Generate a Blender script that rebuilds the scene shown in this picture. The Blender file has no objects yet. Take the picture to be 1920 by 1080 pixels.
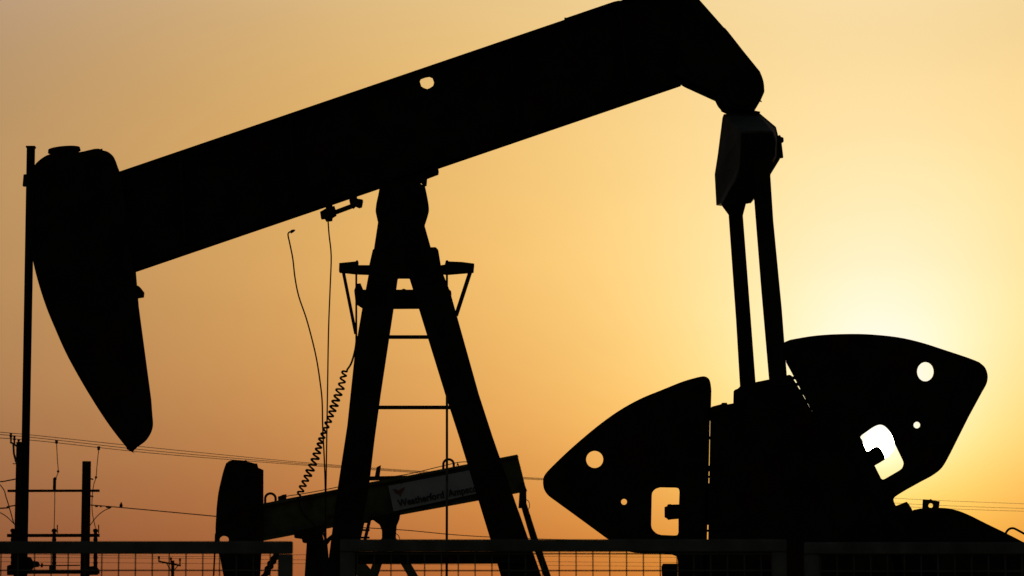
import bpy, bmesh, math, random
from mathutils import Vector, Matrix
random.seed(7)
R = math.radians
scene = bpy.context.scene
col = scene.collection

# ------------------------------------------------------------------ camera
F = 6000.0                       # focal length in pixels of the 1920 px wide photograph
TH = math.atan(710 / F)          # the camera looks up about 6.7 degrees; horizon is below the frame
CAMZ = 1.5
cd = bpy.data.cameras.new('camera')
cd.sensor_width = 36.0
cd.lens = 36.0 * F / 1920
cd.clip_start = 0.1
cd.clip_end = 20000
cd.dof.use_dof = True
cd.dof.focus_distance = 39.5
cd.dof.aperture_fstop = 10.0
cam = bpy.data.objects.new('camera', cd)
cam.location = (0, 0, CAMZ)
cam.rotation_euler = (math.pi / 2 + TH, 0, 0)
col.objects.link(cam)
scene.camera = cam

def P(px, py, Y):
    """world point at distance Y seen at photograph pixel (px, py)"""
    u = (px - 960) / F
    v = (540 - py) / F
    t = Y / (math.cos(TH) - v * math.sin(TH))
    return Vector((u * t, Y, CAMZ + t * (math.sin(TH) + v * math.cos(TH))))

def S(px, Y):                    # size in metres of px pixels at distance Y
    return px * Y / F

# ------------------------------------------------------------------ materials
def mat(name, c, rough=0.75, metal=0.0, var=0.35, scale=3.0, bump=0.15, spec=0.3, rust=None):
    m = bpy.data.materials.new(name)
    m.use_nodes = True
    nt = m.node_tree
    b = nt.nodes['Principled BSDF']
    tc = nt.nodes.new('ShaderNodeTexCoord')
    n = nt.nodes.new('ShaderNodeTexNoise')
    n.inputs['Scale'].default_value = scale
    n.inputs['Detail'].default_value = 8
    nt.links.new(tc.outputs['Object'], n.inputs['Vector'])
    r = nt.nodes.new('ShaderNodeValToRGB')
    r.color_ramp.elements[0].position = 0.3
    r.color_ramp.elements[1].position = 0.7
    r.color_ramp.elements[0].color = (*[x * (1 - var) for x in c], 1)
    r.color_ramp.elements[1].color = (*[min(1, x * (1 + var)) for x in c], 1)
    nt.links.new(n.outputs['Fac'], r.inputs['Fac'])
    out = r.outputs['Color']
    if rust:
        n2 = nt.nodes.new('ShaderNodeTexNoise')
        n2.inputs['Scale'].default_value = scale * 0.6
        n2.inputs['Detail'].default_value = 10
        nt.links.new(tc.outputs['Object'], n2.inputs['Vector'])
        r2 = nt.nodes.new('ShaderNodeValToRGB')
        r2.color_ramp.elements[0].position = 0.58
        r2.color_ramp.elements[1].position = 0.68
        nt.links.new(n2.outputs['Fac'], r2.inputs['Fac'])
        mx = nt.nodes.new('ShaderNodeMix')
        mx.data_type = 'RGBA'
        mx.inputs['B'].default_value = (*rust, 1)
        nt.links.new(r2.outputs['Color'], mx.inputs['Factor'])
        nt.links.new(out, mx.inputs['A'])
        out = mx.outputs['Result']
    nt.links.new(out, b.inputs['Base Color'])
    b.inputs['Roughness'].default_value = rough
    b.inputs['Metallic'].default_value = metal
    b.inputs['Specular IOR Level'].default_value = spec
    if bump:
        n3 = nt.nodes.new('ShaderNodeTexNoise')
        n3.inputs['Scale'].default_value = scale * 12
        n3.inputs['Detail'].default_value = 6
        nt.links.new(tc.outputs['Object'], n3.inputs['Vector'])
        bp = nt.nodes.new('ShaderNodeBump')
        bp.inputs['Strength'].default_value = bump
        bp.inputs['Distance'].default_value = 0.01
        nt.links.new(n3.outputs['Fac'], bp.inputs['Height'])
        nt.links.new(bp.outputs['Normal'], b.inputs['Normal'])
    return m

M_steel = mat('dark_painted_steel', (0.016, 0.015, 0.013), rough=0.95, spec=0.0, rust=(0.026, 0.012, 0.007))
M_box = mat('grey_painted_steel', (0.055, 0.065, 0.065), rough=0.9, spec=0.1, rust=(0.05, 0.035, 0.025))
M_green = mat('green_painted_steel', (0.06, 0.068, 0.042), rough=0.9, spec=0.0, rust=(0.035, 0.022, 0.012))
M_greasy = mat('greasy_steel', (0.014, 0.013, 0.012), rough=0.85, spec=0.0)
M_rubber = mat('black_rubber', (0.015, 0.013, 0.012), rough=0.9, bump=0)
M_galv = mat('galvanised_steel', (0.085, 0.095, 0.092), rough=0.9, spec=0.0, scale=8)
M_wood = mat('weathered_wood', (0.03, 0.022, 0.016), rough=0.95, spec=0.0, scale=5)
M_ceramic = mat('brown_ceramic', (0.02, 0.013, 0.01), rough=0.9, spec=0.0, bump=0)
M_alu = mat('dull_conductor', (0.08, 0.06, 0.05), rough=0.9, spec=0.0, bump=0)
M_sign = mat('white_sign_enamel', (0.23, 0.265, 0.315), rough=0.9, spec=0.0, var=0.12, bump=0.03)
M_letter = mat('black_letter_paint', (0.012, 0.012, 0.014), rough=0.7, bump=0)
M_red = mat('red_emblem_paint', (0.10, 0.04, 0.04), rough=0.7, bump=0)
M_sand = mat('desert_sand', (0.24, 0.17, 0.11), rough=0.95, scale=0.35, var=0.25, bump=0.5, spec=0.1)

# ------------------------------------------------------------------ object helpers
def tag(o, label=None, cat=None, group=None, kind=None):
    if label: o['label'] = label
    if cat: o['category'] = cat
    if group: o['group'] = group
    if kind: o['kind'] = kind
    return o

def thing(name, loc, label, cat, group=None):
    o = bpy.data.objects.new(name, None)
    o.empty_display_size = 0.3
    o.location = loc
    col.objects.link(o)
    return tag(o, label, cat, group)

def root_of(o):
    while o.parent:
        o = o.parent
    return o

class MB:
    """collects shapes in world space; build() links them as one mesh object"""
    def __init__(s):
        s.bm = bmesh.new()

    def slab(s, pts, yf, yb, holes=()):
        """plate whose outline, seen from the camera, is pts (photograph pixels);
        yf / yb are the distances of its near and far faces (numbers or functions of the pixel row)"""
        f = yf if callable(yf) else (lambda py: yf)
        b = yb if callable(yb) else (lambda py: yb)
        bm = s.bm

        def loop(pl, hole):
            n = len(pl)
            area = sum(pl[i][0] * pl[(i + 1) % n][1] - pl[(i + 1) % n][0] * pl[i][1] for i in range(n))
            if area < 0:
                pl = pl[::-1]
            fr, bk = [], []
            for i in range(n):
                a, c, d = pl[i - 1], pl[i], pl[(i + 1) % n]
                def nrm(p, q):
                    x, y = q[0] - p[0], q[1] - p[1]
                    l = math.hypot(x, y) or 1
                    return (y / l, -x / l)
                n1, n2 = nrm(a, c), nrm(c, d)
                nx, ny = n1[0] + n2[0], n1[1] + n2[1]
                if hole:
                    nx, ny = -nx, -ny
                rl = math.hypot(c[0] - 960, c[1] - 1250) or 1
                nl = math.hypot(nx, ny) or 1
                dt = (nx * (c[0] - 960) + ny * (c[1] - 1250)) / rl / nl
                k = max(0.0, min(1.0, 0.5 + dt / 0.7))
                yy = k * f(c[1]) + (1 - k) * b(c[1])
                w = P(c[0], c[1], yy)
                fr.append(bm.verts.new((w.x, f(c[1]), w.z)))
                bk.append(bm.verts.new((w.x, b(c[1]), w.z)))
            return fr, bk
        loops = [loop(list(pts), False)] + [loop(list(h), True) for h in holes]
        for side in (0, 1):
            es = []
            for lp in loops:
                v = lp[side]
                es += [bm.edges.new((v[i], v[(i + 1) % len(v)])) for i in range(len(v))]
            bmesh.ops.triangle_fill(bm, edges=es, use_beauty=True, use_dissolve=False)
        for fr, bk in loops:
            n = len(fr)
            for i in range(n):
                j = (i + 1) % n
                bm.faces.new((fr[i], fr[j], bk[j], bk[i]))
        return s

    def box(s, c, size, rot=None):
        m = Matrix.Translation(c) @ (rot.to_4x4() if rot else Matrix.Identity(4)) @ Matrix.Diagonal((*size, 1))
        bmesh.ops.create_cube(s.bm, size=1, matrix=m)
        return s

    def cyl(s, a, b, r, r2=None, seg=16):
        a, b = Vector(a), Vector(b)
        d = b - a
        q = d.to_track_quat('Z', 'Y').to_matrix().to_4x4()
        bmesh.ops.create_cone(s.bm, cap_ends=True, segments=seg, radius1=r, radius2=r if r2 is None else r2,
                              depth=d.length, matrix=Matrix.Translation((a + b) / 2) @ q)
        return s

    def ball(s, c, r, sc=(1, 1, 1)):
        bmesh.ops.create_icosphere(s.bm, subdivisions=2, radius=r,
                                   matrix=Matrix.Translation(c) @ Matrix.Diagonal((*sc, 1)))
        return s

    def tube(s, pts, r, seg=8):
        pts = [Vector(p) for p in pts]
        rings = []
        ref = None
        for i, p in enumerate(pts):
            t = (pts[min(i + 1, len(pts) - 1)] - pts[max(i - 1, 0)]).normalized()
            if ref is None:
                ref = t.orthogonal().normalized()
            ref = (ref - t * ref.dot(t)).normalized()
            bi = t.cross(ref)
            rings.append([s.bm.verts.new(p + r * (math.cos(k * 2 * math.pi / seg) * ref + math.sin(k * 2 * math.pi / seg) * bi)) for k in range(seg)])
        for a, b in zip(rings, rings[1:]):
            for k in range(seg):
                s.bm.faces.new((a[k], a[(k + 1) % seg], b[(k + 1) % seg], b[k]))
        s.bm.faces.new(rings[0][::-1])
        s.bm.faces.new(rings[-1])
        return s

    def bar(s, a, b, w, d):
        """rectangular bar a->b, width w across the view, depth d along Y"""
        a, b = Vector(a), Vector(b)
        t = (b - a).normalized()
        y = Vector((0, 1, 0))
        x = y.cross(t).normalized()
        y2 = t.cross(x)
        m = Matrix((x, y2, t)).transposed()
        s.box((a + b) / 2, (w, d, (b - a).length), m)
        return s

    def build(s, name, material, parent=None, smooth=False, label=None, bevel=0):
        bmesh.ops.recalc_face_normals(s.bm, faces=s.bm.faces)
        o = None
        if parent:
            off = root_of(parent).location
            bmesh.ops.translate(s.bm, verts=s.bm.verts, vec=-off)
        me = bpy.data.meshes.new(name)
        s.bm.to_mesh(me)
        s.bm.free()
        me.materials.append(material)
        if smooth:
            me.shade_smooth() if hasattr(me, 'shade_smooth') else None
        o = bpy.data.objects.new(name, me)
        col.objects.link(o)
        if parent:
            o.parent = parent
        if label:
            o['label'] = label
        if bevel:
            bv = o.modifiers.new('bevel', 'BEVEL')
            bv.width = bevel
            bv.segments = 2
            bv.limit_method = 'ANGLE'
            bv.angle_limit = R(50)
        return o

def CR(pts, n=5):
    """open Catmull-Rom curve through pts"""
    out = []
    p = [pts[0]] + list(pts) + [pts[-1]]
    for i in range(1, len(p) - 2):
        for k in range(n):
            t = k / n
            q = []
            for d in range(len(pts[0])):
                a, b, c, e = p[i - 1][d], p[i][d], p[i + 1][d], p[i + 2][d]
                q.append(0.5 * (2 * b + (c - a) * t + (2 * a - 5 * b + 4 * c - e) * t * t + (3 * b - a - 3 * c + e) * t ** 3))
            out.append(tuple(q))
    out.append(tuple(pts[-1]))
    return out

def circ(x, y, rx, ry=None, n=28, jit=0):
    ry = ry or rx
    return [(x + (rx + random.uniform(-jit, jit)) * math.cos(2 * math.pi * k / n), y + (ry + random.uniform(-jit, jit)) * math.sin(2 * math.pi * k / n)) for k in range(n)]

def rect(x0, y0, x1, y1):
    return [(x0, y0), (x1, y0), (x1, y1), (x0, y1)]

def strip(pts, w):
    """closed outline of a strip w pixels wide to the right-hand side of a polyline"""
    off = []
    for i, p in enumerate(pts):
        a = pts[max(i - 1, 0)]
        b = pts[min(i + 1, len(pts) - 1)]
        x, y = b[0] - a[0], b[1] - a[1]
        l = math.hypot(x, y)
        off.append((p[0] - y / l * w, p[1] + x / l * w))
    return list(pts) + off[::-1]

def catenary_pts(pix, n=10):
    """pix: list of (px, py, Y) -> smooth world polyline"""
    return [P(*q) for q in CR(pix, n)]

# ================================================================== GROUND
gm = MB()
NX = 60
g = gm.bm
def gz(x, y):
    r = math.hypot(x, y - 40)
    k = max(0.0, min(1.0, (r - 30) / 80))
    return k * (0.25 * math.sin(x * 0.031 + 1.3) * math.cos(y * 0.027) + 0.12 * math.sin(x * 0.11 + y * 0.07))
def spaced(n, lim, c):
    return [c + math.copysign(abs(t) ** 3.2 * lim, t) for t in [(-1 + 2 * i / n) for i in range(n + 1)]]
xs, ys = spaced(NX, 9000, 0), spaced(NX, 9000, 40)
vg = [[g.verts.new((x, y, gz(x, y) if abs(x) < 1500 and abs(y) < 1500 else 0)) for y in ys] for x in xs]
for i in range(NX):
    for j in range(NX):
        g.faces.new((vg[i][j], vg[i + 1][j], vg[i + 1][j + 1], vg[i][j + 1]))
tag(gm.build('ground', M_sand), kind='structure')

# ================================================================== FOREGROUND PUMP JACK (beam plane 40 m away)
Y0 = 40.0
pj = thing('pump_jack', (P(768, 400, Y0).x, Y0, 0),
           'big black pump jack silhouetted in front, its beam crossing the whole sky', 'pump jack', 'pump jacks on the oil field')

# --- walking beam: an I-section girder with a burned hole in the web
top = [(228, 322), (1062, 37), (1165, 2), (1262, -32), (1290, -30)]
bot = [(250, 511), (1277, 159)]
beam = MB()
web = [(186, 336), (1165, 2), (1262, -32), (1290, -30), (1312, 0), (1340, 60), (1330, 170), (1277, 159), (250, 511), (212, 524)]
hole = [(787, 153), (789, 149), (797, 146), (805, 144.5), (811, 147), (814, 155), (812, 161), (806, 165), (801, 167), (795, 165), (790, 162)]
beam.slab(web, Y0 - .03, Y0 + .03, [hole])
beam.slab([(228, 322), (1165, 2), (1262, -32), (1265, -22), (1168, 12), (230, 332)], Y0 - .22, Y0 + .22)
beam.slab([(250, 511), (1277, 159), (1274, 150), (248, 501)], Y0 - .22, Y0 + .22)
for k in range(5):                                            # web stiffeners
    t = (k + .5) / 5
    x0, y0 = 228 + t * 1030, 322 - t * 352
    if 690 < x0 < 900: continue
    beam.slab([(x0 + 4, y0 + 8), (x0 + 9, y0 + 6.3), (x0 + 24, y0 + 176), (x0 + 19, y0 + 178)], Y0 - .2, Y0 + .2)
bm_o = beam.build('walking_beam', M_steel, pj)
MB().slab([(1058, 37), (1063, 33.5), (1160, 1), (1166, 4), (1150, 9), (1062, 39)], Y0 - .1, Y0 + .1).build('beam_clamp', M_steel, bm_o)

# --- horse head
face = CR([(64, 470), (70, 506), (80, 545), (94, 588), (110, 627), (130, 672), (152, 713), (178, 757), (206, 799), (234, 835), (248, 848)], 4)
tops = CR([(62, 330), (64, 312), (73, 301), (88, 291), (104, 287)], 4)
hh_out = ([(62, 440)] + tops + [(152, 290)] + CR([(160, 287), (180, 283.5), (192, 282), (203, 285), (213, 294), (219, 308), (225, 324)], 4)
          + [(232, 362), (240, 420), (250, 505), (254, 535), (262, 595), (272, 668), (282, 744)]
          + CR([(286, 780), (287, 797), (283, 812), (273, 827), (258, 838)], 4) + face[::-1])
hh = MB()
hh.slab(hh_out, Y0 - .24, Y0 - .2).slab(hh_out, Y0 + .2, Y0 + .24)
hh.slab(strip(face[::-1] + [(62, 440)] + [(61.5, 335)], 6), Y0 - .3, Y0 + .3)   # rolled face plate
hh.slab(strip([(250, 505), (262, 595), (282, 744), (286, 780)], 5), Y0 - .2, Y0 + .2)
hh.slab(strip(CR([(104, 288), (152, 290), (192, 283), (213, 296), (224, 324)], 4), 5), Y0 - .2, Y0 + .2)
for y in (380, 470, 560, 660):
    x0 = 66 + max(0, (y - 470)) * .34
    hh.slab([(x0, y), (x0, y + 5), (250, y - 20), (250, y - 25)], Y0 - .2, Y0 + .2)
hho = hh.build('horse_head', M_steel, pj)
MB().slab([(252, 533), (262, 538), (271, 549), (270, 558), (258, 560), (254, 556)], Y0 - .12, Y0 + .12).build('latch_block', M_steel, hho)
cap = MB()
ax = Vector((-math.sin(R(6)), 0, math.cos(R(6))))
cc_ = P(120.5, 283, Y0)
cap.cyl(cc_ - ax * .20, cc_, S(27, Y0), seg=36)
cap.cyl(cc_ - ax * S(1.5, Y0), cc_ + ax * S(4.5, Y0), S(31, Y0), S(30, Y0), seg=40)
cap.build('lifting_cap', M_steel, hho)
MB().cyl(P(191, 283, Y0), P(190.5, 279, Y0), S(1.6, Y0)).build('grease_nipple', M_steel, hho)

# --- polished rod hanging down the face of the head
rod = MB()
rx = P(58, 400, 39.9)
rod.cyl((P(58, 275, 39.9).x, 39.9, P(58, 274.5, 39.9).z), (P(58, 275, 39.9).x, 39.9, 0.2), S(8, Y0), S(7.2, Y0), seg=24)
rod.box((P(58, 275, 39.9).x, 39.9, P(58, 276, 39.9).z), (S(17, Y0), S(17, Y0), S(3, Y0)))
ro = rod.build('hanger_bar', M_greasy, pj)
cl = MB()
cl.slab([(44, 327), (53, 326), (66, 324), (66, 342), (53, 344), (51, 350), (43, 349)], 39.82, 39.92)
cl.build('bar_clamp', M_steel, ro)
wh = MB()
xb = P(58, 275, 39.9).x
wh.cyl((xb, 39.9, 0), (xb, 39.9, .55), .16, seg=24).cyl((xb, 39.9, .5), (xb, 39.9, .58), .26, seg=24).cyl((xb - .5, 39.9, .35), (xb + .5, 39.9, .35), .06)
wh.build('wellhead', M_steel, pj)

# --- tail end of the beam
tail = [(1285, -14), (1296, -18), (1312, 0), (1357, 51), (1360, 53), (1366, 60), (1395, 97), (1425, 134)] + CR([(1425, 134), (1431, 150), (1433, 166), (1430, 180), (1424, 191)], 3)[1:] + [(1417, 203), (1414, 207), (1424, 214), (1362, 214), (1352, 209)] + CR([(1352, 207), (1346, 200), (1341, 190)], 3) + [(1284, 164), (1276, 159), (1262, 152)]
MB().slab(tail, Y0 - .27, Y0 + .27).build('tail_bracket', M_steel, pj, bevel=.01)
tb = MB()
tb.cyl(P(1392, 165, Y0 - .34), P(1393, 166, Y0 + .34), S(33, Y0), seg=36)
tb.cyl(P(1392, 165, Y0 - .37), P(1392, 165, Y0 - .33), S(16, Y0), seg=6)
tb.build('tail_bearing', M_steel, pj)
MB().cyl(P(1424, 188, Y0), P(1428, 191, Y0), S(1.3, Y0), seg=8).build('grease_nipple', M_steel, pj)

# --- equalizer box: a cross girder seen end on
eq_far = [(1357, 214), (1424, 212), (1455, 238), (1459, 254), (1464, 262), (1463, 297), (1444, 328), (1441, 360), (1413, 375), (1408, 381), (1399, 382), (1352, 386), (1343, 385), (1340, 327), (1346, 290)]
eq_near = [(1390, 246), (1450, 246), (1456, 262), (1455, 292), (1440, 325), (1437, 356), (1412, 372), (1385, 376), (1350, 384), (1364, 345), (1388, 305)]
eq = MB()
b_ = eq.bm
rA, rB, rC = [], [], []
eq.slab(eq_far, 39.9, 40.15)
eq.slab([(1362, 240), (1430, 235), (1440, 300), (1400, 372), (1356, 376)], 40.15, 41.1)
o_eq = eq.build('equalizer', M_box, pj)
# the near half of the girder steps in: chamfered top and side
ch = MB()
b_ = ch.bm
far_l = [(1358, 215), (1422, 213), (1453, 240), (1458, 262), (1457, 294), (1441, 325), (1400, 380), (1345, 384), (1342, 328)]
near_l = [(1389, 246), (1446, 245), (1450, 248), (1455, 264), (1453, 292), (1438, 322), (1402, 374), (1366, 378), (1387, 308)]
vf = [b_.verts.new(P(x, y, 39.9)) for x, y in far_l]
vn = [b_.verts.new(P(x, y, 39.0)) for x, y in near_l]
n = len(vf)
for i in range(n):
    j = (i + 1) % n
    b_.faces.new((vf[i], vf[j], vn[j], vn[i]))
b_.faces.new(vn)
b_.faces.new(vf[::-1])
ch.build('equalizer_end', M_box, o_eq)
MB().slab([(1455, 255), (1463, 253), (1464, 256), (1469, 258), (1469, 266), (1465, 268), (1468, 296), (1463, 297), (1452, 296), (1450, 258)], 39.8, 39.89).build('bearing_cap', M_steel, o_eq)
MB().slab([(1391, 250), (1446, 249), (1453, 266), (1452, 290), (1437, 320), (1412, 374), (1402, 382), (1352, 386), (1370, 352), (1385, 330), (1388, 306)], 38.96, 38.998).build('added_dark_plate', M_greasy, o_eq)  # dark plate added to blacken the near face and hide its sunlit underside

# --- pitman arms
pa = MB().slab([(1352, 384), (1366, 403), (1380, 600), (1388, 735), (1417, 735), (1408, 600), (1393, 404), (1399, 381), (1399, 372), (1352, 376)], 40.78, 40.95)
pa.build('pitman_arm', M_steel, pj)
pa = MB().slab([(1412, 300), (1414, 375), (1427, 540), (1443, 725), (1476, 725), (1466, 580), (1450, 414), (1444, 326), (1452, 312), (1446, 296)], 38.8, 38.95)
pa.build('pitman_arm', M_steel, pj)

# --- saddle bearing
sb = MB()
sb.slab(CR([(712, 350), (709, 366), (705.5, 382), (704.5, 396), (707, 409), (709, 418)], 4) + [(703, 474), (810, 474), (796, 424)] + CR([(796, 424), (801, 409), (804, 396), (803, 380), (800, 364), (797, 350)], 4)[1:] + [(760, 325), (720, 338)], Y0 - .16, Y0 + .16)
sbo = sb.build('saddle_bearing', M_steel, pj, bevel=.01)
s2 = MB().slab([(712, 344), (765, 328), (822, 316.5), (822, 328), (801, 336), (800, 349), (795, 350), (790, 344), (714, 360)], Y0 - .13, Y0 + .13, [circ(785, 340, 1.3, n=8)])
s2.build('bearing_plate', M_steel, sbo)
for x, y in ((722, 400), (788, 400), (722, 440), (788, 440)):
    MB().cyl(P(x, y, Y0 - .2), P(x, y, Y0 - .15), S(5, Y0), seg=6).build('bolt', M_greasy, sbo)

# --- samson post: four splayed legs and a head block
def yn(py): return Y0 - .18 - max(0, (py - 466)) / 1000 * 1.0     # near pair
def yfr(py): return Y0 + .05 + max(0, (py - 466)) / 1000 * 1.0    # far pair
legL = [(703, 466), (694, 499), (680, 573), (666, 655), (651, 798), (633, 916), (612, 1080), (575, 1360), (563, 1465), (625, 1465), (634, 1360), (668, 1080), (679, 989), (690, 928), (703, 820), (714, 740), (738, 581), (746, 523), (752, 466)]
legR = [(816, 466), (825, 499), (844, 547), (898, 740), (924, 820), (971, 955), (1015, 1080), (1108, 1360), (1142, 1465), (1080, 1465), (1043, 1360), (939, 1080), (919, 1010), (897, 938), (861, 820), (835, 740), (786, 581), (768, 523), (752, 466)]
for nm, L in (('leg', legL), ('leg', legR)):
    MB().slab(L, yn, lambda p: yn(p) + .16).build(nm, M_steel, pj, bevel=.008)
    MB().slab(L, yfr, lambda p: yfr(p) + .16).build(nm, M_steel, pj, bevel=.008)
hb = MB().slab([(699, 467), (817, 463), (822, 470), (829, 512), (776, 543), (768, 523), (746, 523), (743, 543), (692, 512)], Y0 - .24, Y0 + .24)
hb.build('head_block', M_steel, pj, bevel=.01)
MB().slab([(664, 545), (668, 532), (676, 531), (681, 543), (752, 543), (757, 541), (762, 543), (843, 543), (846, 547), (846, 566), (838, 579), (682, 580), (668, 570)], Y0 - .15, Y0 + .15).build('cross_brace', M_steel, pj)
MB().slab(rect(640, 1034, 985, 1057), Y0 - .9, Y0 - .7).build('cross_brace', M_steel, pj)
MB().slab(rect(600, 1300, 1080, 1330), Y0 - 1.1, Y0 - .95).build('cross_brace', M_steel, pj)
# ladder rungs between the legs
for y, x0, x1 in ((632, 722, 812), (764, 700, 846)):
    MB().cyl(P(x0, y, Y0 - .28), P(x1, y, Y0 - .28), S(3.6, Y0)).build('ladder_rung', M_steel, pj)
MB().tube([P(838, 738, Y0 - .5), P(838, 900, Y0 - .5), P(837.5, 1080, Y0 - .5), P(836, 1400, Y0 - .5)], S(2.3, Y0)).build('safety_line', M_galv, pj)
# service platforms either side of the head block
pl = MB()
pl.slab([(636, 493), (667, 490), (668, 488), (671, 488), (671, 497), (697, 497), (697, 516), (668, 515), (649, 513), (637, 512)], Y0 - .1, Y0 + .1)
plo = pl.build('platform', M_steel, pj)
pl = MB().slab([(822, 498), (834, 496), (836, 488), (840, 488), (841, 490), (866, 491), (889, 494), (888, 512), (862, 514), (838, 516), (824, 514)], Y0 - .1, Y0 + .1)
pro = pl.build('platform', M_steel, pj)
MB().bar(P(643, 506, Y0 - .05), P(667, 626, Y0 - .05), S(6, Y0), S(6, Y0)).build('platform_strut', M_steel, plo)
MB().bar(P(668, 506, Y0 - .05), P(668, 692, Y0 - .05), S(3.5, Y0), S(6, Y0)).build('platform_strut', M_steel, plo)
MB().bar(P(883, 506, Y0 - .05), P(855, 592, Y0 - .05), S(7.5, Y0), S(6, Y0)).build('platform_strut', M_steel, pro)
MB().bar(P(838, 506, Y0 - .05), P(838, 548, Y0 - .05), S(4, Y0), S(6, Y0)).build('platform_strut', M_steel, pro)

# --- position sensor under the beam
ps = MB()
ps.slab([(600, 397), (612, 390), (618, 388), (627, 386), (630, 396), (631, 405), (624, 409), (623, 415), (612, 416), (609, 411), (603, 412)], Y0 - .08, Y0 + .08)
ps.bar(P(624, 400, Y0), P(664, 385, Y0), S(8, Y0), S(8, Y0))
ps.slab([(655, 376), (656, 362), (668, 362), (669, 372), (680, 374), (679, 389), (674, 391), (667, 388), (663, 392), (658, 389)], Y0 - .08, Y0 + .08)
ps.slab([(608, 376), (622, 374), (624, 392), (612, 395)], Y0 - .04, Y0 + .04)
pso = ps.build('position_sensor', M_steel, pj)
MB().tube([P(x, y, Y0 - .1) for x, y in CR([(615, 412), (617, 440), (621, 480), (619, 540), (616, 620), (614, 740), (612.5, 830), (611, 925), (609, 1000), (608, 1090)], 4)], S(1.4, Y0), 6).build('sensor_cable', M_rubber, pso)

# --- loose cables at the left leg
lc = MB()
lc.tube([P(x, y, Y0 - .2) for x, y in CR([(548, 434), (543, 435), (540, 440), (543, 455), (549, 485), (553, 520), (560, 555), (574, 596), (586, 640), (594, 676), (600, 715), (604, 752), (605, 800), (608, 860), (610, 925), (612, 1080)], 4)], S(1.4, Y0), 6)
lc.slab([(543, 435), (546, 431), (551, 430), (554, 432), (551, 435), (546, 438)], Y0 - .22, Y0 - .18)
lc.build('loose_cable', M_rubber, pj)
cc = MB()
path = CR([(669, 630), (666, 655), (659, 680), (651, 693), (645, 700), (641, 720), (631, 748), (618, 785), (604, 820), (591, 860), (577, 892), (565, 918), (560, 935), (566, 960), (590, 985), (610, 1010), (616, 1080)], 60)
pts = []
acc = 0
pitch = 10.9
for i, p in enumerate(path):
    if i:
        acc += math.hypot(p[0] - path[i - 1][0], p[1] - path[i - 1][1])
    q = path[min(i + 1, len(path) - 1)]
    l = math.hypot(q[0] - p[0], q[1] - p[1]) or 1
    nx, ny = -(q[1] - p[1]) / l, (q[0] - p[0]) / l
    k = max(0, min(1, (p[1] - 692) / 8)) * max(0, min(1, (940 - p[1]) / 8))
    ph = acc / pitch * 2 * math.pi + 0.9 * math.sin(acc * .031) + .5 * math.sin(acc * .083 + 1)
    k *= 1 + .22 * math.sin(acc * .047 + 2) + .1 * math.sin(acc * .19)
    if i % 3 and k == 0: continue
    w = P(p[0] + nx * 5.4 * k * math.cos(ph), p[1] + ny * 5.4 * k * math.cos(ph), Y0 - .2)
    w.y += S(5.4, Y0) * k * math.sin(ph)
    if not pts or (pts[-1] - w).length > .003: pts.append(w)
cc.tube(pts, S(2.0, Y0), 6)
cc.build('coiled_cable', M_rubber, pj)

# --- crank arms, counterweights, gear reducer
YC = 39.3
arm = MB()
arm.slab([(1332.4, 765), (1336, 762), (1352, 758), (1354, 755), (1363, 755), (1364, 758), (1376, 757), (1376, 733), (1383, 729), (1390, 722), (1443, 711), (1480, 702.5), (1484, 704), (1507.7, 744.7), (1532.9, 791.1), (1545, 797), (1620, 900), (1655, 985), (1700, 1150), (1660, 1330), (1560, 1420), (1430, 1420), (1345, 1330), (1325.6, 1150)], YC - .05, YC + .17)
# bolt row standing proud of both flanks of the arm
for y0, y1 in ((765, 789), (818, 824), (873, 884), (892, 896), (906, 984), (993, 997), (1012, 1150)):
    x = 1333 - (y0 - 765) * .029
    arm.slab([(x - 7, y0), (x + 3, y0), (x + 3 - (y1 - y0) * .029, y1), (x - 7 - (y1 - y0) * .029, y1)], YC + .02, YC + .09)
for y0, y1 in ((706, 711), (718, 723), (730, 740), (749, 756), (764, 769), (779, 786)):
    xa, xb_ = 1484 + (y0 - 704) * .534, 1484 + (y1 - 704) * .534
    arm.slab([(xa - 4, y0), (xa + 6, y0), (xb_ + 6, y1), (xb_ - 4, y1)], YC + .02, YC + .09)
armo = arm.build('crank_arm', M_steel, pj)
far = MB().slab([(1338, 770), (1376, 762), (1440, 716), (1474, 710), (1590, 960), (1640, 1330), (1560, 1410), (1430, 1410), (1350, 1330)], 40.6, 40.8)
far.build('crank_arm', M_steel, pj)
big = [(1018, 904)] + CR([(1018, 904), (1021, 891), (1037, 873), (1074, 838), (1119, 800), (1159, 771), (1200, 748), (1241, 731), (1281, 715), (1309, 707)], 4)
big += CR([(1309, 707), (1320, 705.5), (1328, 709), (1332, 717), (1334, 732)], 4)[1:]
big += [(1333, 769), (1331, 791), (1328.5, 910), (1325.5, 1013), (1324, 1150), (1272, 1150), (1271, 1050), (1268, 1043), (1260, 1040), (1192, 1037)]
big += CR([(1192, 1037), (1176, 1033), (1160, 1025), (1141, 1012)], 3)[1:]
big += [(1074, 963), (1034, 934)] + CR([(1034, 934), (1026, 927), (1020, 917), (1018, 906)], 3)[1:-1]
def dedupe(pl):
    o = []
    for p in pl:
        if not o or math.hypot(p[0] - o[-1][0], p[1] - o[-1][1]) > .4: o.append(p)
    if math.hypot(o[0][0] - o[-1][0], o[0][1] - o[-1][1]) < .4: o.pop()
    return o
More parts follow.
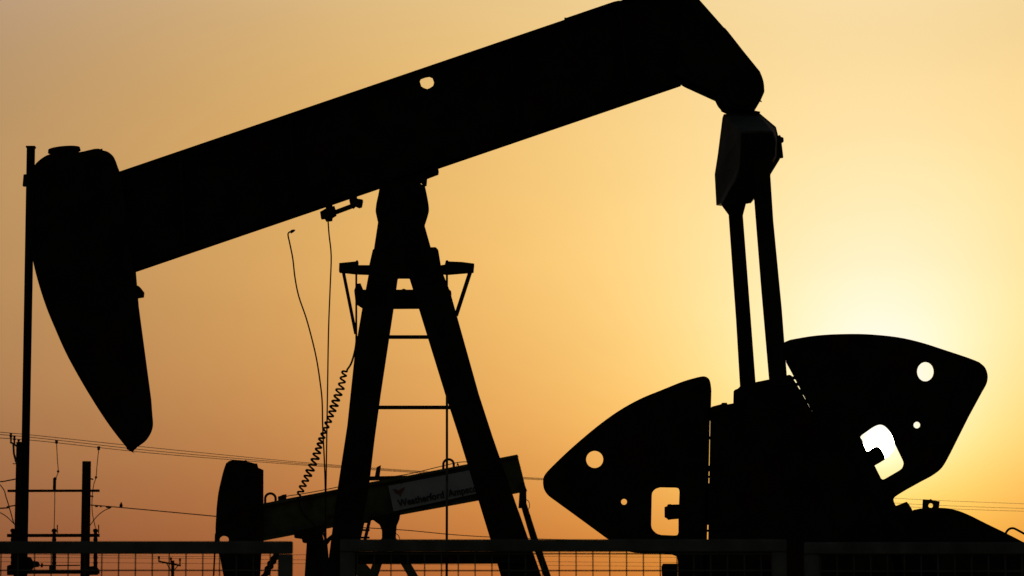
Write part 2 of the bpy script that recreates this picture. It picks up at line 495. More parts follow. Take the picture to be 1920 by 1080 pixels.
hC = CR([(1222, 935), (1223, 924), (1229, 917), (1238, 914)], 3) + CR([(1266, 914.5), (1272, 916), (1274, 922)], 3) + [(1273.5, 946), (1259, 946), (1257, 945), (1252, 946), (1251, 949), (1246, 951), (1246, 970), (1250, 972), (1253, 975), (1259, 974), (1272, 973), (1272, 996)] + CR([(1272, 998), (1270, 1003), (1264, 1004)], 3) + [(1240, 1003)] + CR([(1240, 1003), (1231, 1000), (1223, 992), (1221, 984)], 3)[1:]
MBx = MB().slab(dedupe(big), YC + .02, YC + .12, [circ(1115, 861.5, 16), circ(1170, 941, 5.6, n=18), dedupe(hC)])
w1 = MBx.build('counterweight', M_steel, armo)
MB().slab([(1271, 1057), (1243, 1057), (1240, 1063), (1241, 1080), (1244, 1090), (1271, 1092)], YC + .02, YC + .1).build('clamp_nut', M_greasy, w1)
MB().slab([(1276, 947), (1262, 946), (1262, 973), (1276, 972)], YC - .03, YC + .018).build('clamp_nut', M_greasy, w1)
rig = CR([(1468, 643), (1478, 638.5), (1487, 636), (1527, 629.5), (1571, 626.5), (1624, 626.5), (1682, 632), (1727, 642), (1771, 656), (1816, 671), (1836, 679)], 4)
rig += CR([(1836, 679), (1847, 689), (1852, 704), (1850, 719), (1842, 734)], 4)[1:]
rig += [(1816, 782), (1782, 850)] + CR([(1782, 850), (1767, 876), (1749, 891), (1727, 903)], 4)[1:] + [(1698, 919)] + CR([(1698, 919), (1679, 931), (1675.5, 938), (1680, 949)], 4)[1:]
rig += [(1700, 1000), (1690, 1040), (1640, 1020), (1560, 900), (1537, 800), (1533.5, 793), (1508.5, 745), (1484.5, 699), (1474, 680)]
hR = CR([(1616, 824), (1613, 819.5), (1617, 815)], 2) + [(1634, 803)] + CR([(1634, 803), (1643, 798), (1652, 796.5), (1661, 801), (1670, 812), (1676, 829)], 4)[1:] + [(1692, 862)] + CR([(1692, 862), (1694, 869), (1691, 878), (1683, 884)], 3)[1:] + [(1659, 898)] + CR([(1659, 898), (1655, 899), (1652, 897)], 2)[1:] + [(1640, 873), (1649, 868), (1652, 866), (1659, 862), (1659, 856), (1656, 848), (1651, 841), (1645, 837), (1640, 838), (1627, 846.5), (1624, 844)]
w2 = MB().slab(dedupe(rig), YC + .02, YC + .12, [dedupe(circ(1735, 697, 15.5, 18)), circ(1719, 797, 6.2, n=18), dedupe(hR)]).build('counterweight', M_steel, armo)
MB().slab([(1632, 849), (1644, 842), (1654, 862), (1640, 869)], YC - .03, YC + .018).build('clamp_nut', M_greasy, w2)
MB().slab([(1676, 950), (1700, 940.5), (1704, 945), (1709, 953), (1712, 960), (1690, 975)], YC - .02, YC + .15).build('clamp_nut', M_greasy, w2)

gb = MB()
gb.slab([(1385, 1010), (1420, 985), (1620, 985), (1690, 1020), (1700, 1200), (1690, 1380), (1385, 1380)], 39.75, 40.4)
gbo = gb.build('gear_reducer', M_steel, pj, bevel=.02)
MB().cyl(P(1500, 1235, 38.95), P(1500, 1235, 41.0), S(34, Y0), seg=24).build('crank_shaft', M_greasy, gbo)
MB().slab([(1300, 1380), (1720, 1380), (1740, 1470), (1280, 1470)], 39.6, 40.5).build('reducer_pedestal', M_steel, pj)
# left end of the reducer housing and the brake drum behind the crank
MB().slab([(1400, 800), (1480, 780), (1560, 930), (1600, 1100), (1400, 1100)], 39.9, 40.3).build('crank_guard', M_steel, pj)
bgp = [(1650, 980), (1690, 972), (1711, 957)] + CR([(1711, 957), (1728, 953.5), (1752, 952), (1777, 953), (1798, 958), (1820, 967), (1848, 981), (1883, 998), (1920, 1017), (1985, 1052)], 4)[1:] + CR([(1985, 1052), (2040, 1085), (2085, 1130), (2100, 1190), (2085, 1250), (2040, 1300)], 4)[1:] + [(1800, 1400), (1640, 1400)]
bg = MB().slab(dedupe(bgp), 39.75, 40.15)
bgo = bg.build('belt_guard', M_steel, pj, bevel=.02)
MB().slab([(1729, 958), (1730, 936.5), (1742, 937), (1745, 935.5), (1749, 938), (1762, 940), (1760, 958)], 39.9, 39.95, [circ(1745, 948, 4.3, n=14)]).build('lifting_lug', M_steel, bgo)
MB().tube([P(x, y, 39.9) for x, y in CR([(1885, 1002), (1888, 996), (1893, 991.5), (1900, 990.5), (1908, 994), (1930, 1006), (1960, 1022), (1985, 1037), (1988, 1046), (1984, 1055)], 3)], S(2.1, Y0), 8).build('handle', M_steel, bgo)
mo = MB()
mo.cyl(P(1480, 1150, 38.7), P(1480, 1150, 38.75), .05)
# electric motor and its skid behind the guard
mm = MB()
mm.cyl(P(1800, 1230, 39.0), P(1800, 1230, 39.7), S(75, Y0), seg=32)
mm.cyl(P(1800, 1230, 38.9), P(1800, 1230, 39.0), S(55, Y0), seg=32)
for k in range(16):
    a = k * math.pi / 8
    x, y = 1800 + 76 * math.cos(a), 1230 + 76 * math.sin(a)
    mm.box((P(x, y, 39.35).x, 39.35, P(x, y, 39.35).z), (S(6, Y0), .6, S(6, Y0)), Matrix.Rotation(-a, 3, 'Y'))
mm.build('motor', M_steel, pj)
ck = MB().slab([(1280, 1041), (1350, 1030), (1480, 1000), (1640, 1015), (1760, 1025), (1980, 1040), (2020, 1080), (2020, 1200), (1280, 1200)], 41.2, 41.26)
ck.build('safety_guard', M_steel, pj, label='flat sheet steel guard behind the cranks')
sk = MB()
for yy in (39.1, 40.75):
    sk.box(((P(540, 1450, yy).x + P(2120, 1450, yy).x) / 2, yy + .1, .17), (P(2120, 1450, yy).x - P(540, 1450, yy).x, .22, .34))
for x in (560, 900, 1130, 1330, 1700, 2080):
    sk.box((P(x, 1450, 40).x, 40.0, .17), (.2, 1.6, .3))
sk.build('base_skid', M_steel, pj)
mo.bm.free()

# ================================================================== FAR PUMP JACK (84 m away)
Y1 = 84.0
pf = thing('pump_jack', (P(730, 1000, Y1).x, Y1, 0),
           'smaller distant pump jack behind the fence with a white name board on its beam', 'pump jack', 'pump jacks on the oil field')
fb = MB()
fb.slab([(488, 945), (545, 933.5), (620, 920), (694, 904), (768, 891), (877, 870), (935, 859), (970, 852), (976, 875), (985, 912), (988, 921.5), (896, 939), (749, 966), (620, 990), (552, 1003), (488, 1014)], Y1 - .04, Y1 + .04)
fb.slab([(488, 945), (970, 852), (972, 858), (488, 951)], Y1 - .2, Y1 + .2)
fb.slab([(488, 1014), (552, 1003), (620, 990), (749, 966), (896, 939), (988, 921.5), (987, 916), (896, 934), (749, 961), (620, 985), (552, 998), (488, 1009)], Y1 - .2, Y1 + .2)
fbo = fb.build('walking_beam', M_green, pf)
def torus_px(cx, cy, r, w, Y, name, parent):
    pts = [P(cx - r, cy + 9, Y)] + [P(cx + r * math.cos(a), cy + r * math.sin(a), Y) for a in [R(180) + R(180) * k / 20 for k in range(21)]] + [P(cx + r, cy + 7, Y)]
    return MB().tube(pts, S(w, Y), 8).build(name, M_steel, parent)
torus_px(507, 935, 9.8, 2.3, Y1, 'lifting_ring', fbo)
torus_px(841, 871, 9.8, 2.3, Y1, 'lifting_ring', fbo)
MB().slab([(521, 931), (528, 929), (528, 928), (537, 927), (537, 939), (522, 941)], Y1 - .1, Y1 + .1).build('junction_box', M_steel, fbo)
MB().tube([P(x, y, Y1 - .1) for x, y in CR([(536, 931), (545, 929), (560, 927), (600, 920), (634, 913), (700, 898), (760, 890), (824, 875), (859, 867), (877, 866)], 4)], S(.8, Y1), 6).build('cable_conduit', M_steel, fbo)
MB().slab([(856, 873), (858, 866), (861, 873)], Y1 - .03, Y1 + .03).build('stud', M_steel, fbo)
MB().slab([(688, 893), (704, 893), (768, 891.5), (840, 877), (840, 884), (768, 898), (706, 901), (688, 901)], Y1 + .25, Y1 + .4).build('service_rail', M_steel, fbo)
MB().slab([(703, 893), (706, 876), (714, 872), (714, 877), (712, 893)], Y1 + .25, Y1 + .35).build('post', M_steel, fbo)
# name board
A, B, C_, D = P(728, 911, Y1 - .22), P(905, 877, Y1 - .22), P(915, 921, Y1 - .22), P(738, 959, Y1 - .22)
sg = MB()
sg.slab([(728, 911), (905, 877), (915, 921), (738, 959)], Y1 - .24, Y1 - .21)
sgo = sg.build('name_board', M_sign, fbo)
fr_ = MB()
for yy in (0,):
    fr_.bar(P(752, 903, Y1 - .25), P(752.5, 907, Y1 - .25), .02, .02)
fr_.build('rivet', M_steel, sgo)
def lettering(txt, px, py, width_px, size_px, ang, Y, parent, material):
    cu = bpy.data.curves.new('lettering', 'FONT')
    cu.body = txt
    cu.size = 1.0
    cu.offset = 0.02
    cu.extrude = 0.01
    tmp = bpy.data.objects.new('tmp_text', cu)
    col.objects.link(tmp)
    dg = bpy.context.evaluated_depsgraph_get()
    dg.update()
    me = bpy.data.meshes.new_from_object(tmp.evaluated_get(dg))
    bpy.data.objects.remove(tmp)
    xs_ = [v.co.x for v in me.vertices]
    w = max(xs_) - min(xs_)
    sx = S(width_px, Y) / w
    sz = S(size_px, Y) / 0.72
    o0 = P(px, py, Y)
    off = root_of(parent).location
    ca, sa = math.cos(ang), math.sin(ang)
    shear = 0.0
    for v in me.vertices:
        x, z, d = (v.co.x - min(xs_)) * sx, v.co.y * sz, v.co.z
        v.co = Vector((o0.x + x * ca - z * sa * 1.0, Y - d, o0.z + x * sa + z * ca)) - off
    me.materials.clear()
    me.materials.append(material)
    o = bpy.data.objects.new('lettering', me)
    col.objects.link(o)
    o.parent = parent
    return o
# thing > part > sub-part: the board hangs on the beam, its lettering and emblem are made part of the board's level
sgo.parent = pf
lettering('Weatherford', 747, 950, 88, 13.5, math.atan(.197), Y1 - .26, sgo, M_letter)
lettering('Ampscot', 841, 931.5, 62, 13.5, math.atan(.197), Y1 - .26, sgo, M_letter)
em = MB()
em.slab([(736, 917), (742, 917), (747, 920), (752, 916), (759, 913), (757, 920), (753, 925), (751, 932), (748, 927), (742, 925)], Y1 - .26, Y1 - .245)
em.build('emblem', M_red, sgo)
# horse head
fh = [(404, 1015), (404, 989)] + CR([(406, 952), (409, 926), (414, 902), (421, 876), (426, 867), (434, 863), (448, 862.5)], 4) + [(455, 863.5), (459, 864), (461, 861.5), (463, 865), (478, 869), (482, 869), (484, 876), (486, 880), (494, 881), (494, 1020), (490, 1040), (488, 1080), (484, 1120), (470, 1130), (432, 1120)] + CR([(419, 1080), (411, 1040), (405, 1020)], 3)
fhh = MB()
fhh.slab(dedupe(fh), Y1 - .3, Y1 - .26, [circ(420.5, 1012, 8.5, 7)])
fhh.slab(dedupe(fh), Y1 + .26, Y1 + .3, [circ(420.5, 1012, 9.5, 8)])
fhh.slab([(404, 1000), (406, 952), (414, 902), (424, 868), (450, 863), (494, 882), (494, 892), (452, 876), (434, 878), (424, 905), (414, 955), (411, 1000)], Y1 - .26, Y1 + .26)
fhh.build('horse_head', M_steel, pf)
MB().bar(P(404.5, 1000, Y1), P(400.5, 1080, Y1), S(2.5, Y1), .1).build('bridle_cable', M_steel, pf)
# saddle and samson post
MB().slab([(690, 970), (701, 976), (712, 984), (716, 995), (717, 1012), (742, 1012), (744, 986), (749, 974), (750, 960)], Y1 - .3, Y1 + .3).build('saddle_bearing', M_steel, pf)
def yb1(p): return Y1 - .15 - max(0, p - 1000) / 250 * .9
def yb2(p): return Y1 + .05 + max(0, p - 1000) / 250 * .9
for L in ([(716, 1008), (742, 1008), (784, 1080), (842, 1200), (888, 1300), (895, 1355), (875, 1355), (866, 1310), (765, 1080), (735, 1030)],
          [(716, 1008), (742, 1008), (722, 1040), (709, 1080), (660, 1200), (620, 1355), (600, 1355), (640, 1200), (690, 1080)]):
    MB().slab(L, yb1, lambda p: yb1(p) + .12).build('leg', M_green, pf)
    MB().slab(L, yb2, lambda p: yb2(p) + .12).build('leg', M_green, pf)
MB().slab([(665, 1040), (686, 1057), (699, 1072), (703, 1080), (690, 1090), (640, 1065)], Y1 - .5, Y1 - .4).build('gusset', M_green, pf)
ld = MB()
ld.bar(P(693, 975, Y1 + .8), P(684, 1014, Y1 + .8), S(6, Y1), .08).bar(P(683, 975, Y1 + .8), P(674, 1014, Y1 + .8), S(3, Y1), .08)
for y in (979, 994, 1008):
    ld.bar(P(675, y, Y1 + .8), P(693, y, Y1 + .8), S(3.5, Y1), .06)
ld.build('ladder', M_steel, pf)
MB().tube([P(x, y, Y1) for x, y in CR([(742, 1000), (747, 1004), (750, 1012)], 3)], S(.7, Y1), 6).build('cable_loop', M_rubber, pf)
# column carrying the wellhead side of the frame
MB().slab([(551, 996), (609, 985), (609, 996), (605, 1003), (608, 1015), (612, 1040), (614, 1400), (568, 1350), (571, 1080), (575, 1018), (568, 1017), (566, 1010), (552, 1008)], Y1 - .25, Y1 + .25).build('support_column', M_steel, pf)
MB().slab([(606, 1015), (622, 1002), (626, 1006), (612, 1024)], Y1 - .1, Y1 + .1).build('stay', M_steel, pf)
hs = MB()
hp = CR([(519, 1041), (514, 1048), (508, 1057), (503, 1067), (496, 1082), (488, 1110)], 4)
hs.tube([P(x, y, Y1 - .5) for x, y in hp], S(5, Y1), 10)
for i, (x, y) in enumerate(hp[::2]):
    hs.ball(P(x + (1.5 if i % 2 else -1), y, Y1 - .5), S(6.6, Y1))
hs.build('hose', M_rubber, pf)
# rear pitman arms and gear case
MB().slab([(975, 905), (983, 905), (987, 918), (987, 944), (983, 953), (972, 953)], Y1 - .3, Y1 + .3).build('tail_bearing', M_steel, pf)
MB().slab([(976, 946), (987, 943), (1009, 1012), (1033, 1080), (1073, 1200), (1058, 1200), (1019, 1080), (995, 1012)], Y1 - .9, Y1 - .75).build('pitman_arm', M_steel, pf)
MB().slab([(950, 946), (973, 960), (991, 1012), (1015, 1080), (1054, 1200), (1030, 1200), (985, 1080)], Y1 + .75, Y1 + .9).build('pitman_arm', M_steel, pf)
MB().tube([P(x, y, Y1) for x, y in CR([(986, 936), (991, 940), (993, 946), (992, 953), (988, 957)], 3)], S(.7, Y1), 6).build('cable_loop', M_rubber, pf)
MB().slab([(985, 1170), (1100, 1170), (1120, 1352), (970, 1352)], Y1 - .6, Y1 + .6).build('gear_reducer', M_green, pf, bevel=.03)
MB().slab(rect(560, 1340, 1180, 1356), Y1 - 1.1, Y1 + 1.1).build('base_skid', M_green, pf)

# ================================================================== FENCE PANELS (15.3 m away)
YF = 15.3
def fence(name_lab, xl, xr, ytop, ybot, lpost, rpost, v0, hrows, label):
    t = thing('fence_panel', (P((xl + xr) / 2, 1030, YF).x, YF, 0), label, 'fence', 'mesh fence panels in the foreground')
    zt = P(xl, ytop, YF).z
    zb = P(xl, ybot, YF).z
    X0, X1 = P(xl, ytop, YF).x, P(xr, ytop, YF).x
    bw = S(27, YF)
    MB().box(((X0 + X1) / 2, YF, (zt + zb) / 2), (X1 - X0, .05, zt - zb)).build('top_rail', M_galv, t, bevel=.006)
    MB().box(((X0 + X1) / 2, YF, .16), (X1 - X0 - 2 * bw - .006, .046, .06)).build('bottom_rail', M_galv, t)
    for k, X in enumerate((X0 + bw / 2, X1 - bw / 2)):
        MB().box((X, YF, (zb - .002) / 2), (bw, .046, zb - .002)).build('post', M_galv, t, bevel=.005)
    for X in (X0 + bw / 2, X1 - bw / 2):
        MB().box((X, YF, .012), (bw * 2.6, .5, .024)).build('foot', M_galv, t)
    w = S(2.6, YF)
    me = MB()
    x = v0
    sp = S(31.45, YF)
    Xs = P(v0, 1060, YF).x
    while Xs - sp > X0 + bw: Xs -= sp
    nb = 0
    while Xs < X1 - bw:
        me.cyl((Xs, YF, .19), (Xs, YF, zb), w / 2, seg=6)
        Xs += sp
    z = P(960, hrows, YF).z
    while z + sp < zb - .004: z += sp
    while z > .2:
        me.cyl((X0 + bw, YF - w * .9, z), (X1 - bw, YF - w * .9, z), w / 2, seg=6)
        z -= sp
    me.build('wire_mesh', M_galv, t)
    for X in (X0 + bw / 2, X1 - bw / 2):
        for dz in (.25, 1.2):
            MB().box((X, YF, zb - dz), (bw * 1.12, .052, .02)).build('clamp_band', M_galv, t)
    return t
fence('a', -290, 549, 1015, 1038.5, 0, 0, 285.5, 1069.5, 'leftmost grey mesh fence panel, below the hanging head of the big pump jack')
fence('b', 638, 1474, 1011.5, 1034.5, 0, 0, 670, 1070, 'middle grey mesh fence panel, below the left counterweight and the A-frame legs')
fence('c', 1508, 2345, 1017, 1039, 0, 0, 1538, 1071, 'rightmost grey mesh fence panel, in front of the dark rounded belt guard')

# ================================================================== H-FRAME POWER POLES (108 m away)
YH = 108.0
hf = thing('power_pole', (P(100, 1100, YH).x, YH, 0), 'two-legged wooden power pole structure with cross arms, at the far left behind the fence', 'power pole', 'power poles on the field')
ZG = -.3
def upole(x, ytop, w, parent, Y):
    a = P(x, ytop, Y)
    return MB().cyl((a.x, Y, ZG), (a.x, Y, a.z), S(w * .57, Y), S(w / 2, Y), seg=20).build('pole', M_wood, parent)
upole(39.5, 829, 18, hf, YH)
upole(162.5, 865, 16.5, hf, YH)
for y0, y1, dy in ((918, 922.5, -.35), (1001, 1007, -.4), (1069, 1076, -.4)):
    MB().slab(rect(14 if y0 < 1000 else 13, y0, 187, y1), YH + dy, YH + dy + .12).build('cross_arm', M_wood, hf)
for x in (24, 101.5, 179):
    b = MB()
    b.cyl(P(x, 1066, YH - .42), P(x, 1008, YH - .42), S(3.6, YH))
    for k in range(5):
        b.cyl(P(x, 1010 + k * 11, YH - .42), P(x, 1014 + k * 11, YH - .42), S(4.2, YH))
    b.ball(P(x, 995, YH - .42), S(5, YH), (1, 1, .85)).cyl(P(x, 1008, YH - .42), P(x, 996, YH - .42), S(3.2, YH))
    b.cyl(P(x + 6, 1000, YH - .42), P(x + 6, 984, YH - .42), S(1, YH), seg=6)
    b.bar(P(x, 996, YH - .42), P(x + 6.5, 996, YH - .42), S(2, YH), .04)
    b.build('fuse_cutout', M_ceramic, hf)
b = MB()
b.cyl(P(102, 918, YH - .3), P(102.5, 897, YH - .3), S(3, YH)).ball(P(103, 898, YH - .3), S(3.4, YH))
b.build('insulator', M_ceramic, hf)
for x, y in ((20.5, 812), (27, 817), (35, 824)):
    b = MB()
    b.cyl(P(x, y + 16, YH - .2), P(x, y, YH - .2), S(1.7, YH)).cyl(P(x, y + 8, YH - .2), P(x, y + 5, YH - .2), S(2.8, YH)).cyl(P(x, y + 3, YH - .2), P(x, y, YH - .2), S(2.5, YH))
    b.build('insulator', M_ceramic, hf)
b = MB()
b.tube([P(x, y, YH - .2) for x, y in ((19, 829), (25, 832), (36, 840))], S(1.8, YH)).tube([P(x, y, YH - .2) for x, y in ((25, 832), (26, 850), (30, 866), (33, 868))], S(2, YH))
b.tube([P(x, y, YH - .2) for x, y in ((24, 869), (27, 870), (32, 868))], S(.9, YH))
b.build('bracket', M_galv, hf)
MB().slab([(13, 1061), (20, 1059), (28, 1066), (52, 1044), (58, 1045), (62, 1052), (72, 1053), (75, 1058), (73, 1063), (64, 1064), (58, 1071), (50, 1078), (13, 1078)], YH - .75, YH - .45).build('switch_gear', M_ceramic, hf)
MB().slab([(92, 1060), (98, 1059), (104, 1062), (106, 1072), (92, 1073)], YH - .7, YH - .45).build('switch_gear', M_ceramic, hf)
MB().slab([(168, 1062), (180, 1061), (186, 1068), (184, 1078), (166, 1078)], YH - .7, YH - .45).build('switch_gear', M_ceramic, hf)
MB().tube([P(x, y, YH - .5) for x, y in ((58, 1060), (100, 1060.5), (150, 1060))], S(1.1, YH)).cyl(P(78, 1064, YH - .5), P(79, 1056, YH - .5), S(2, YH)).build('bus_bar', M_alu, hf)
for pts_ in ([(106, 830), (107.5, 860), (109, 884), (105, 897), (103, 918), (102.5, 950), (101.5, 992)],
             [(185, 842), (182, 872), (180, 895), (176, 908), (173, 930), (173, 960), (179, 990)]):
    b = MB()
    b.tube([P(x, y, YH - .35) for x, y in CR(pts_, 5)], S(.8, YH), 6)
    b.ball(P(pts_[2][0], pts_[2][1], YH - .35), S(2.4, YH), (1, 1, 1.1))
    b.cyl(P(pts_[0][0], pts_[0][1] + 2, YH - .35), P(pts_[0][0], pts_[0][1] - 5, YH - .35), S(2.3, YH), S(3, YH))
    b.build('jumper_lead', M_alu, hf)
for pts_ in ([(155, 1002), (168, 986), (182, 968), (196, 957), (206, 953)], [(-20, 952), (0, 961), (14, 970), (28, 984), (36, 992)]):
    MB().tube([P(x, y, YH - .3) for x, y in CR(pts_, 5)], S(.9, YH), 6).build('jumper_lead', M_alu, hf)
MB().cyl(P(168, 897, YH - .3), P(175, 899, YH - .3), S(1.3, YH)).build('pole_step', M_galv, hf)
MB().cyl(P(168, 930, YH - .3), P(175, 931, YH - .3), S(1.4, YH)).build('pole_step', M_galv, hf)

# ================================================================== SMALL DISTANT POLE (220 m away)
YS = 220.0
sp_ = thing('power_pole', (P(324, 1100, YS).x, YS, 0), 'tiny distant power pole with a tilted cross arm seen through the left fence mesh', 'power pole', 'power poles on the field')
a = P(324, 1051, YS)
MB().cyl((a.x, YS, ZG), (a.x, YS, a.z), S(4, YS), S(3, YS), seg=16).build('pole', M_wood, sp_)
MB().bar(P(297, 1052.5, YS - .3), P(339, 1060.5, YS - .3), S(3.2, YS), .15).build('cross_arm', M_wood, sp_)
MB().bar(P(312, 1056, YS - .3), P(322, 1072, YS - .3), S(1.6, YS), .08).bar(P(334, 1060, YS - .3), P(326, 1070, YS - .3), S(1.6, YS), .08).build('brace', M_galv, sp_)
for x, y0, y1 in ((298, 1054, 1043), (320.5, 1055, 1045), (337.5, 1060, 1047)):
    MB().cyl(P(x, y0, YS - .3), P(x, y1, YS - .3), S(1.3, YS)).cyl(P(x, y1 + 5, YS - .3), P(x, y1, YS - .3), S(2, YS)).build('insulator', M_ceramic, sp_)

# ================================================================== POWER LINES
def line(pix, r, label, group='power lines in the sky', parts=()):
    w = MB().tube(catenary_pts(pix, 14), r, 6).build('power_line', M_alu)
    tag(w, label, 'power line', group)
    return w
line([(-160, 800, 104), (20, 812, 108), (300, 841, 118), (640, 873, 133), (1020, 897, 152), (1250, 903, 164), (1400, 913, 172), (1700, 935.5, 190), (2080, 950, 215)], .011,
     'thin overhead power line highest of the three running past the tip of the horse head')
line([(-160, 806, 104), (27, 817, 108), (300, 846.5, 118), (640, 875, 133), (1020, 898.5, 152), (1250, 905, 164), (1400, 917, 172), (1700, 944.5, 190), (2080, 958, 215)], .011,
     'thin overhead power line second of the three running past the tip of the horse head')
line([(-160, 817, 104), (35, 823.5, 108), (300, 851, 118), (640, 877, 133), (1020, 900, 152), (1250, 907, 164), (1400, 921, 172), (1700, 950, 190), (2080, 963, 215)], .011,
     'thin overhead power line lowest of the three running past the tip of the horse head')
sl = line([(170, 947, YH), (226, 951.5, YH), (403, 968, YH + 4), (560, 983, YH + 10), (745, 993, YH + 20), (920, 1007, YH + 30), (1300, 1020, YH + 60)], .018,
          'service wire with small beads leaving the right leg of the wooden power pole')
for x, y, r, s_ in ((181, 949, 2.2, 1), (189, 949.5, 1.6, 1), (202, 951, 2.4, .8), (206, 951.5, 2.2, .8)):
    MB().ball(P(x, y, YH), S(r, YH), (1.4, 1, s_)).build('strain_insulator', M_ceramic, sl)
b = MB()
b.ball(P(227, 948, YH), S(3.2, YH), (1, 1, 1.3)).ball(P(227.3, 943.5, YH), S(1.8, YH))
b.build('line_clamp', M_ceramic, sl)
line([(-160, 957, YH), (0, 953, YH), (14, 950, YH), (30, 947.5, YH)], .024, 'short service wire reaching the left leg of the wooden power pole from the picture edge')
line([(-120, 895, YH), (-40, 902, YH), (0, 903, YH), (15, 901, YH), (30, 898, YH)], .022, 'short slack wire tied to the wooden power pole just above its upper cross arm')
line([(-60, 850, YH - 3), (0, 909, YH - 3), (12, 934, YH - 3), (26, 982, YH - 1)], .018, 'thin steep guy wire dropping to the left leg of the wooden power pole')
for k, (y0, lab) in enumerate(((1036, 'faint distant wire just under the top rails of the fence'), (1046, 'faint distant wire between the two others behind the fence mesh'), (1053, 'faint distant wire lowest of the three behind the fence mesh'))):
    line([(-200, y0 - 2, 200), (320, y0 + (9, 1, 4)[k] * .8, 220), (600, y0 + 4, 235), (1000, y0 + 7, 260), (1400, y0 + 10, 300)], .013, lab, 'distant wires low behind the fence')

# ================================================================== SKY, SUN
sd = (P(1648, 832, 100) - Vector((0, 0, CAMZ))).normalized()
el = math.asin(sd.z)
az = math.atan2(sd.x, sd.y)
w = bpy.data.worlds.new('World')
scene.world = w
w.use_nodes = True
nt = w.node_tree
nt.nodes.clear()
N = nt.nodes.new
Lk = nt.links.new
def setin(sock, v):
    if hasattr(v, 'is_output') or isinstance(v, bpy.types.NodeSocket): Lk(v, sock)
    else: sock.default_value = v
def math_(op, a, b=0.0, c=0.0, clamp=False):
    n = N('ShaderNodeMath'); n.operation = op; n.use_clamp = clamp
    setin(n.inputs[0], a); setin(n.inputs[1], b)
    if len(n.inputs) > 2: setin(n.inputs[2], c)
    return n.outputs[0]
tc = N('ShaderNodeTexCoord')
nv = N('ShaderNodeVectorMath'); nv.operation = 'NORMALIZE'; Lk(tc.outputs['Generated'], nv.inputs[0])
dt = N('ShaderNodeVectorMath'); dt.operation = 'DISTANCE'; Lk(nv.outputs[0], dt.inputs[0]); dt.inputs[1].default_value = sd
ang = math_('MULTIPLY', math_('ARCSINE', math_('MULTIPLY', dt.outputs['Value'], 0.5), clamp=False), 2 * 180 / math.pi)
sx = N('ShaderNodeSeparateXYZ'); Lk(nv.outputs[0], sx.inputs[0])
elev = math_('MULTIPLY', math_('ARCSINE', sx.outputs['Z']), 180 / math.pi)
e = math_('MINIMUM', math_('MAXIMUM', elev, 0.0), 13.0)
a = math_('MAXIMUM', math_('MINIMUM', ang, 21.0), 0.6)
u = math_('LOGARITHM', math_('ADD', math_('DIVIDE', a, 1.5), 1.0), math.e)
u2 = math_('MULTIPLY', u, u)
u3 = math_('MULTIPLY', u2, u)
e2 = math_('MULTIPLY', e, e)
ue = math_('MULTIPLY', u, e)
uue = math_('MULTIPLY', u2, e)
e3 = math_('MULTIPLY', e2, e)
COEF = [[0.12058, -1.10932, -5.23171], [-0.38604, -0.39391, 0.74678], [-0.19207, -0.50006, -0.22738], [0.01356, 0.11987, 0.02928],
        [0.04003, 0.47117, 1.66023], [-0.02762, -0.05921, -0.081], [0.23238, 0.14466, -0.78163], [-0.05079, -0.03785, 0.15873], [0.00088, 0.002122, 0.003491]]
dm = N('ShaderNodeMapping'); Lk(nv.outputs[0], dm.inputs['Vector']); dm.inputs['Scale'].default_value = (5, 5, 22)
dn = N('ShaderNodeTexNoise'); Lk(dm.outputs[0], dn.inputs['Vector']); dn.inputs['Scale'].default_value = 1.6; dn.inputs['Detail'].default_value = 4
dust = math_('MULTIPLY_ADD', dn.outputs['Fac'], 0.09, 0.955)
chan = []
for k in range(3):
    acc = COEF[0][k]
    for c, t in zip(COEF[1:], (u, u2, u3, e, e2, ue, uue, e3)):
        acc = math_('MULTIPLY_ADD', t, c[k], acc)
    chan.append(math_('MULTIPLY', math_('MINIMUM', math_('EXPONENT', acc), (1.6, 0.97, 0.93)[k] if k else 1.6), dust))
cx = N('ShaderNodeCombineXYZ')
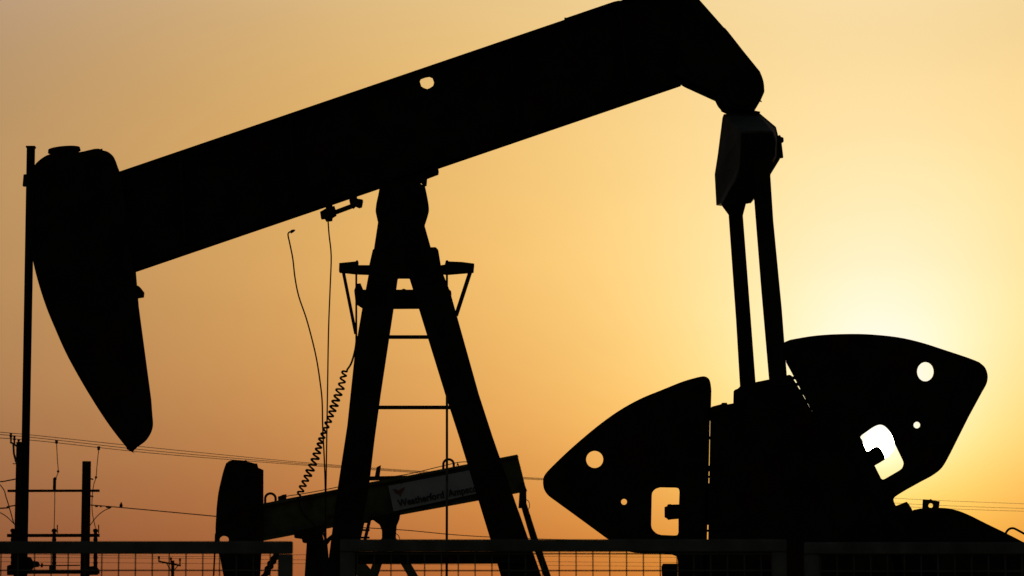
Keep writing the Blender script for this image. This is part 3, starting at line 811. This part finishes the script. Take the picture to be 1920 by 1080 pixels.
for k in range(3): Lk(chan[k], cx.inputs[k])
# the low sun's glow through dusty air fades away from the sun into the clear dusk sky
fa = N('ShaderNodeMapRange'); fa.interpolation_type = 'SMOOTHSTEP'
Lk(ang, fa.inputs['Value']); fa.inputs['From Min'].default_value = 14; fa.inputs['From Max'].default_value = 62
fa.inputs['To Min'].default_value = 1; fa.inputs['To Max'].default_value = 0
# the disc of the sun itself
disc = math_('MULTIPLY_ADD', math_('EXPONENT', math_('DIVIDE', ang, -0.15)), 0.06, math_('LESS_THAN', ang, 0.27))
addd = N('ShaderNodeVectorMath'); addd.operation = 'MULTIPLY_ADD'
dv = N('ShaderNodeCombineXYZ')
for k in range(3): Lk(disc, dv.inputs[k])
Lk(dv.outputs[0], addd.inputs[0]); addd.inputs[1].default_value = (30, 26, 20); Lk(cx.outputs[0], addd.inputs[2])
sky = N('ShaderNodeTexSky'); sky.sky_type = 'NISHITA'; sky.sun_disc = False
sky.sun_elevation = el; sky.sun_rotation = az
sky.dust_density = 4.0; sky.air_density = 1.5
bgs = N('ShaderNodeBackground'); Lk(sky.outputs[0], bgs.inputs['Color']); bgs.inputs['Strength'].default_value = 0.05
bgg = N('ShaderNodeBackground'); Lk(addd.outputs[0], bgg.inputs['Color']); bgg.inputs['Strength'].default_value = 1.0
mx = N('ShaderNodeMixShader'); Lk(fa.outputs[0], mx.inputs[0]); Lk(bgs.outputs[0], mx.inputs[1]); Lk(bgg.outputs[0], mx.inputs[2])
wo = N('ShaderNodeOutputWorld'); Lk(mx.outputs[0], wo.inputs['Surface'])

ld_ = bpy.data.lights.new('sun', 'SUN')
ld_.energy = 2.0
ld_.angle = R(0.5)
ld_.color = (1.0, 0.62, 0.30)
so = bpy.data.objects.new('sun', ld_)
so.rotation_euler = (-sd).to_track_quat('-Z', 'Y').to_euler()
so.location = (20, 60, 30)
col.objects.link(so)

scene.view_settings.view_transform = 'Standard'
scene.view_settings.look = 'None'
scene.view_settings.exposure = 0
scene.view_settings.gamma = 1
scene.cycles.use_denoising = True
